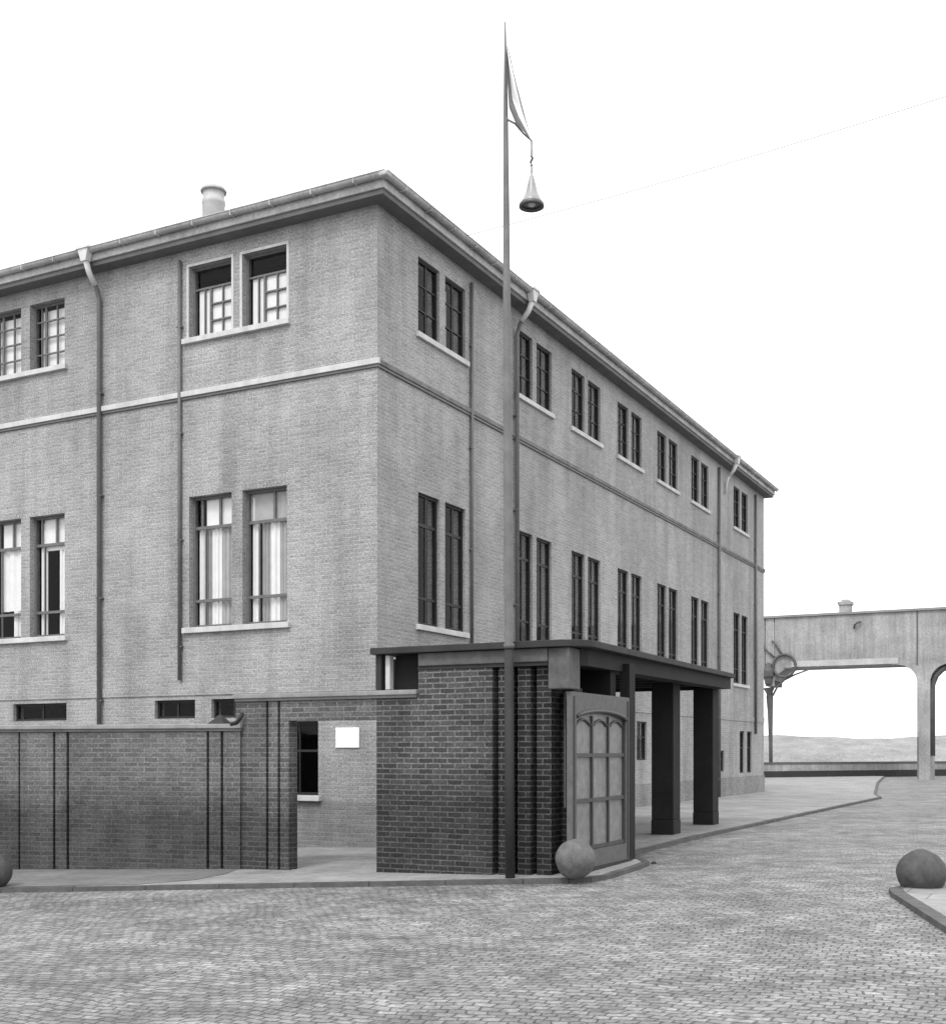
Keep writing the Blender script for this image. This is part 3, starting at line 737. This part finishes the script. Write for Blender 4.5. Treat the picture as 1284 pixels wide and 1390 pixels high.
# ------------------------------------------------------------------ railway viaduct in the background
V = empty('railway_viaduct', (16.35, 67.0, .15), ANG)
tag(V, 'pale weathered viaduct crossing the far end of the street with wide openings', 'viaduct')
def arch_deck():
    m = MB(); zt0, zu = 8.87, 6.03; D0, D1 = 0, 2.0
    # spans: (start, end) openings along x; curved upper corners
    spans = [(-10.2, -.05), (.42, 7.95), (8.60, 16.3), (16.95, 25.0), (25.6, 34)]
    rad = {0: 1.0}
    prev = -16
    outline = []
    for (a, b) in spans:
        r = 1.05
        outline += [(prev, -1.0), (a, -1.0)] if False else []
        prev = b
    # slices every 0.12 m: lower edge height as function of x
    def low(x):
        for (a, b) in spans:
            if a < x < b:
                r = .95; d = min(x-a, b-x)
                return zu - (r - math.sqrt(max(0, r*r-(r-d)**2))) if d < r else zu
        return -.6
    xs = []
    for (a, b) in spans:
        xs += [a] + [a + .95*(1-math.cos(math.pi/2*k/10)) for k in range(1, 11)] + [b - .95*(1-math.cos(math.pi/2*k/10)) for k in range(10, 0, -1)] + [b]
    xs = sorted(set([-18] + xs + [36]))
    for a, b in zip(xs[:-1], xs[1:]):
        mid = (a+b)/2
        inspan = any(s0 <= a and b <= s1 for s0, s1 in spans)
        if inspan:
            e = 1e-6; la, lb = low(a+e), low(b-e)
            if not (any(abs(a-s0) < 1e-9 for s0, _ in spans)): la = low(a)
            if not (any(abs(b-s1) < 1e-9 for _, s1 in spans)): lb = low(b)
        else: la = lb = -.6
        if abs(mid-.18) < .3: continue
        m.face([(a, D0, la), (b, D0, lb), (b, D0, zt0), (a, D0, zt0)]); m.face([(a, D1, la), (b, D1, lb), (b, D1, zt0), (a, D1, zt0)])
        m.face([(a, D0, zt0), (b, D0, zt0), (b, D1, zt0), (a, D1, zt0)]); m.face([(a, D0, la), (b, D0, lb), (b, D1, lb), (a, D1, la)])
    for (s0, s1) in spans[1:]:
        if s0 > 1: m.face([(s0, D0, -.6), (s0, D1, -.6), (s0, D1, zu-.95), (s0, D0, zu-.95)])
        m.face([(s1, D0, -.6), (s1, D1, -.6), (s1, D1, zu-.95), (s1, D0, zu-.95)])
    m.face([(-.05, D0, zu-.95), (.42, D0, zu-.95), (.42, D0, zt0), (-.05, D0, zt0)]); m.face([(-.05, D1, zu-.95), (.42, D1, zu-.95), (.42, D1, zt0), (-.05, D1, zt0)])
    m.face([(-.05, D0, zt0), (.42, D0, zt0), (.42, D1, zt0), (-.05, D1, zt0)]); m.face([(-.05, D0, zu-.95), (.42, D0, zu-.95), (.42, D1, zu-.95), (-.05, D1, zu-.95)])
    return m
arch_deck().build('deck', CONC, V)
m = MB(); m.box(-18, 36, -.12, .02, 8.86, 8.98); m.box(-18, 36, 1.98, 2.1, 8.86, 8.98); m.box(-18, 36, .02, 1.98, 8.88, 8.96); m.build('parapet_coping', plain_mat('viaduct_coping', .22, .2, .85, 1, .2), V, merge=False)
m = MB(); m.box(1.4, 7.0, -.05, .02, 6.10, 6.42); m.box(9.6, 15.4, -.05, .02, 6.10, 6.42); m.build('pale_band', CONCL, V, merge=False)
m = MB(); m.box(1.0, 6.6, -.06, .03, 5.99, 6.06); m.box(9.4, 15.4, -.06, .03, 5.99, 6.06); m.build('lower_flange', IRON, V, merge=False)
m = MB(); m.box(7.93, 7.99, -.04, .02, 6.0, 8.84); m.box(7.98, 8.02, -.05, .02, .0, 2.2); m.build('joint_strip', IRON, V, merge=False)
m = MB()   # dark rib drawn for the dark left jamb of the next opening
pts = [(8.66, .3, 1.2), (8.66, .3, 4.6), (8.70, .3, 5.05), (8.86, .3, 5.45), (9.15, .3, 5.75), (9.55, .3, 5.93), (10.2, .3, 5.97)]
m.tube(pts, .16, 8); m.build('jamb_rib', IRON, V)
m = MB(); m.tube([(.19, .3, -.2), (.17, .3, 2.0), (.15, .3, 3.6), (.12, .3, 4.5), (.08, .3, 5.0)], [.10, .11, .15, .2, .34], 12); m.build('iron_column', IRON, V)
m = MB(); m.tube([(.35, .05, 4.55), (.6, .0, 5.0), (1.0, -.02, 5.4), (1.6, -.03, 5.68), (2.4, -.04, 5.95)], [.06, .06, .06, .05, .04], 8)
ring = [(1.02+.62*math.cos(w_), -.12, 6.18+.62*math.sin(w_)) for w_ in [2*math.pi*k/28 for k in range(29)]]
m.tube(ring, .07, 8); m.tube([(.55, -.12, 6.6), (.1, -.12, 7.0), (-.3, -.12, 7.5)], .05, 8); m.tube([(.9, -.12, 6.8), (.6, -.12, 7.3), (.35, -.1, 7.6)], .05, 8)
m.build('ring_bracket', IRON, V)
m = MB(); m.lathe([(.001, 5.1), (.2, 5.2), (.24, 5.5), (.32, 5.6), (.32, 5.95), (.24, 6.05), (.18, 6.3), (.001, 6.4)], .14, -.1, 10, False); m.build('column_boss', IRON, V)
m = MB(); m.box(3.85, 4.45, .5, 1.1, 8.96, 9.45); m.box(3.78, 4.52, .43, 1.17, 9.45, 9.62); m.lathe([(.25, 9.62), (.22, 9.75), (.001, 9.78)], 4.15, .8, 12); m.build('chimney', CONC, V, merge=False)
m = MB(); m.tube([(4.75, -.03, 8.1), (4.8, -.2, 8.25), (4.95, -.25, 8.35), (5.1, -.1, 8.4)], .05, 8); m.build('wall_bracket', IRON, V)

# bank behind the viaduct
bm = bmesh.new()
nx, ny = 160, 14
rows = []
for j in range(ny+1):
    row = []
    for k in range(nx+1):
        x = -10 + 110*k/nx; y = 80 + 26*j/ny - .10*(x-20)
        t = j/ny
        h = 2.55*min(1, t*2.6)**.7 + .30*math.sin(x*.35)*t + .05*math.sin(x*1.7+j) + random.uniform(-.03, .03)
        if j == 0: h = -.3
        row.append(bm.verts.new((x, y, .1+max(-.3, h))))
    rows.append(row)
for j in range(ny):
    for k in range(nx):
        bm.faces.new([rows[j][k], rows[j][k+1], rows[j+1][k+1], rows[j+1][k]])
for f in bm.faces: f.smooth = True
me = bpy.data.meshes.new('embankment'); bm.to_mesh(me); bm.free(); me.materials.append(BANK)
o = bpy.data.objects.new('embankment', me); COL.objects.link(o); tag(o, kind='structure')

# low dark-edged wall across the end of the street
a_ = Vector((13.0, 62.6)); b_ = Vector((40, 87.0)); a_ = Vector((15.3, 65.7)); b_ = Vector((31, 74.5))
LWW = empty('low_wall', (a_.x, a_.y, .15), math.atan2(b_.y-a_.y, b_.x-a_.x))
tag(LWW, 'low pale wall with dark base and dark rail crossing beneath the far viaduct', 'wall')
m = MB(); m.box(-3, 45, -.05, .35, -.5, .34); m.build('base', DWALL, LWW)
m = MB(); m.box(-3, 45, .0, .3, .342, .72); m.build('panel', CONC, LWW)
m = MB(); m.box(-3, 45, -.03, .33, .722, .84); m.build('rail', plain_mat('grey_rail', .10, .2, .8, 1, .1), LWW)

# ------------------------------------------------------------------ light
SUN_EL, SUN_AZ = 52, -158          # azimuth of the sun seen from above, degrees from +Y, clockwise positive
w = bpy.data.worlds.new('World'); sc.world = w; w.use_nodes = True
nt = w.node_tree; nt.nodes.clear()
sky = nt.nodes.new('ShaderNodeTexSky'); sky.sky_type = 'NISHITA'; sky.sun_disc = False
sky.sun_elevation = R(SUN_EL); sky.sun_rotation = R(SUN_AZ); sky.dust_density = 6; sky.air_density = 1.2; sky.ozone_density = 1
bw = nt.nodes.new('ShaderNodeRGBToBW'); bg = nt.nodes.new('ShaderNodeBackground'); wo = nt.nodes.new('ShaderNodeOutputWorld')
nt.links.new(sky.outputs[0], bw.inputs[0]); cl = nt.nodes.new('ShaderNodeMix'); cl.data_type = 'RGBA'; cl.inputs[0].default_value = .82     # closed bright cloud cover over the sky
cl.inputs[7].default_value = (11.5, 11.5, 11.5, 1)
nt.links.new(bw.outputs[0], cl.inputs[6]); nt.links.new(cl.outputs[2], bg.inputs[0]); nt.links.new(bg.outputs[0], wo.inputs[0])
bg.inputs[1].default_value = .12
s = bpy.data.lights.new('sun', 'SUN'); s.energy = 1.0; s.angle = R(14); s.color = (1, 1, 1)
so = bpy.data.objects.new('sun', s); COL.objects.link(so)
az = R(SUN_AZ); el = R(SUN_EL)
dv = Vector((math.sin(az)*math.cos(el), math.cos(az)*math.cos(el), math.sin(el)))
so.rotation_euler = dv.to_track_quat('Z', 'Y').to_euler(); so.location = (0, 0, 30)

# ------------------------------------------------------------------ camera: level, lens shifted up
cam = bpy.data.cameras.new('camera'); co = bpy.data.objects.new('camera', cam); COL.objects.link(co)
co.location = (0, 0, 1.6); co.rotation_euler = (R(90), 0, 0)
cam.sensor_fit = 'HORIZONTAL'; cam.sensor_width = 36; cam.lens = 36*1631/1284
cam.shift_y = 325/1284; cam.clip_end = 3000; cam.clip_start = .1
sc.camera = co
sc.view_settings.view_transform = 'Standard'; sc.view_settings.look = 'None'; sc.view_settings.gamma = 1
sc.view_settings.exposure = 0.6
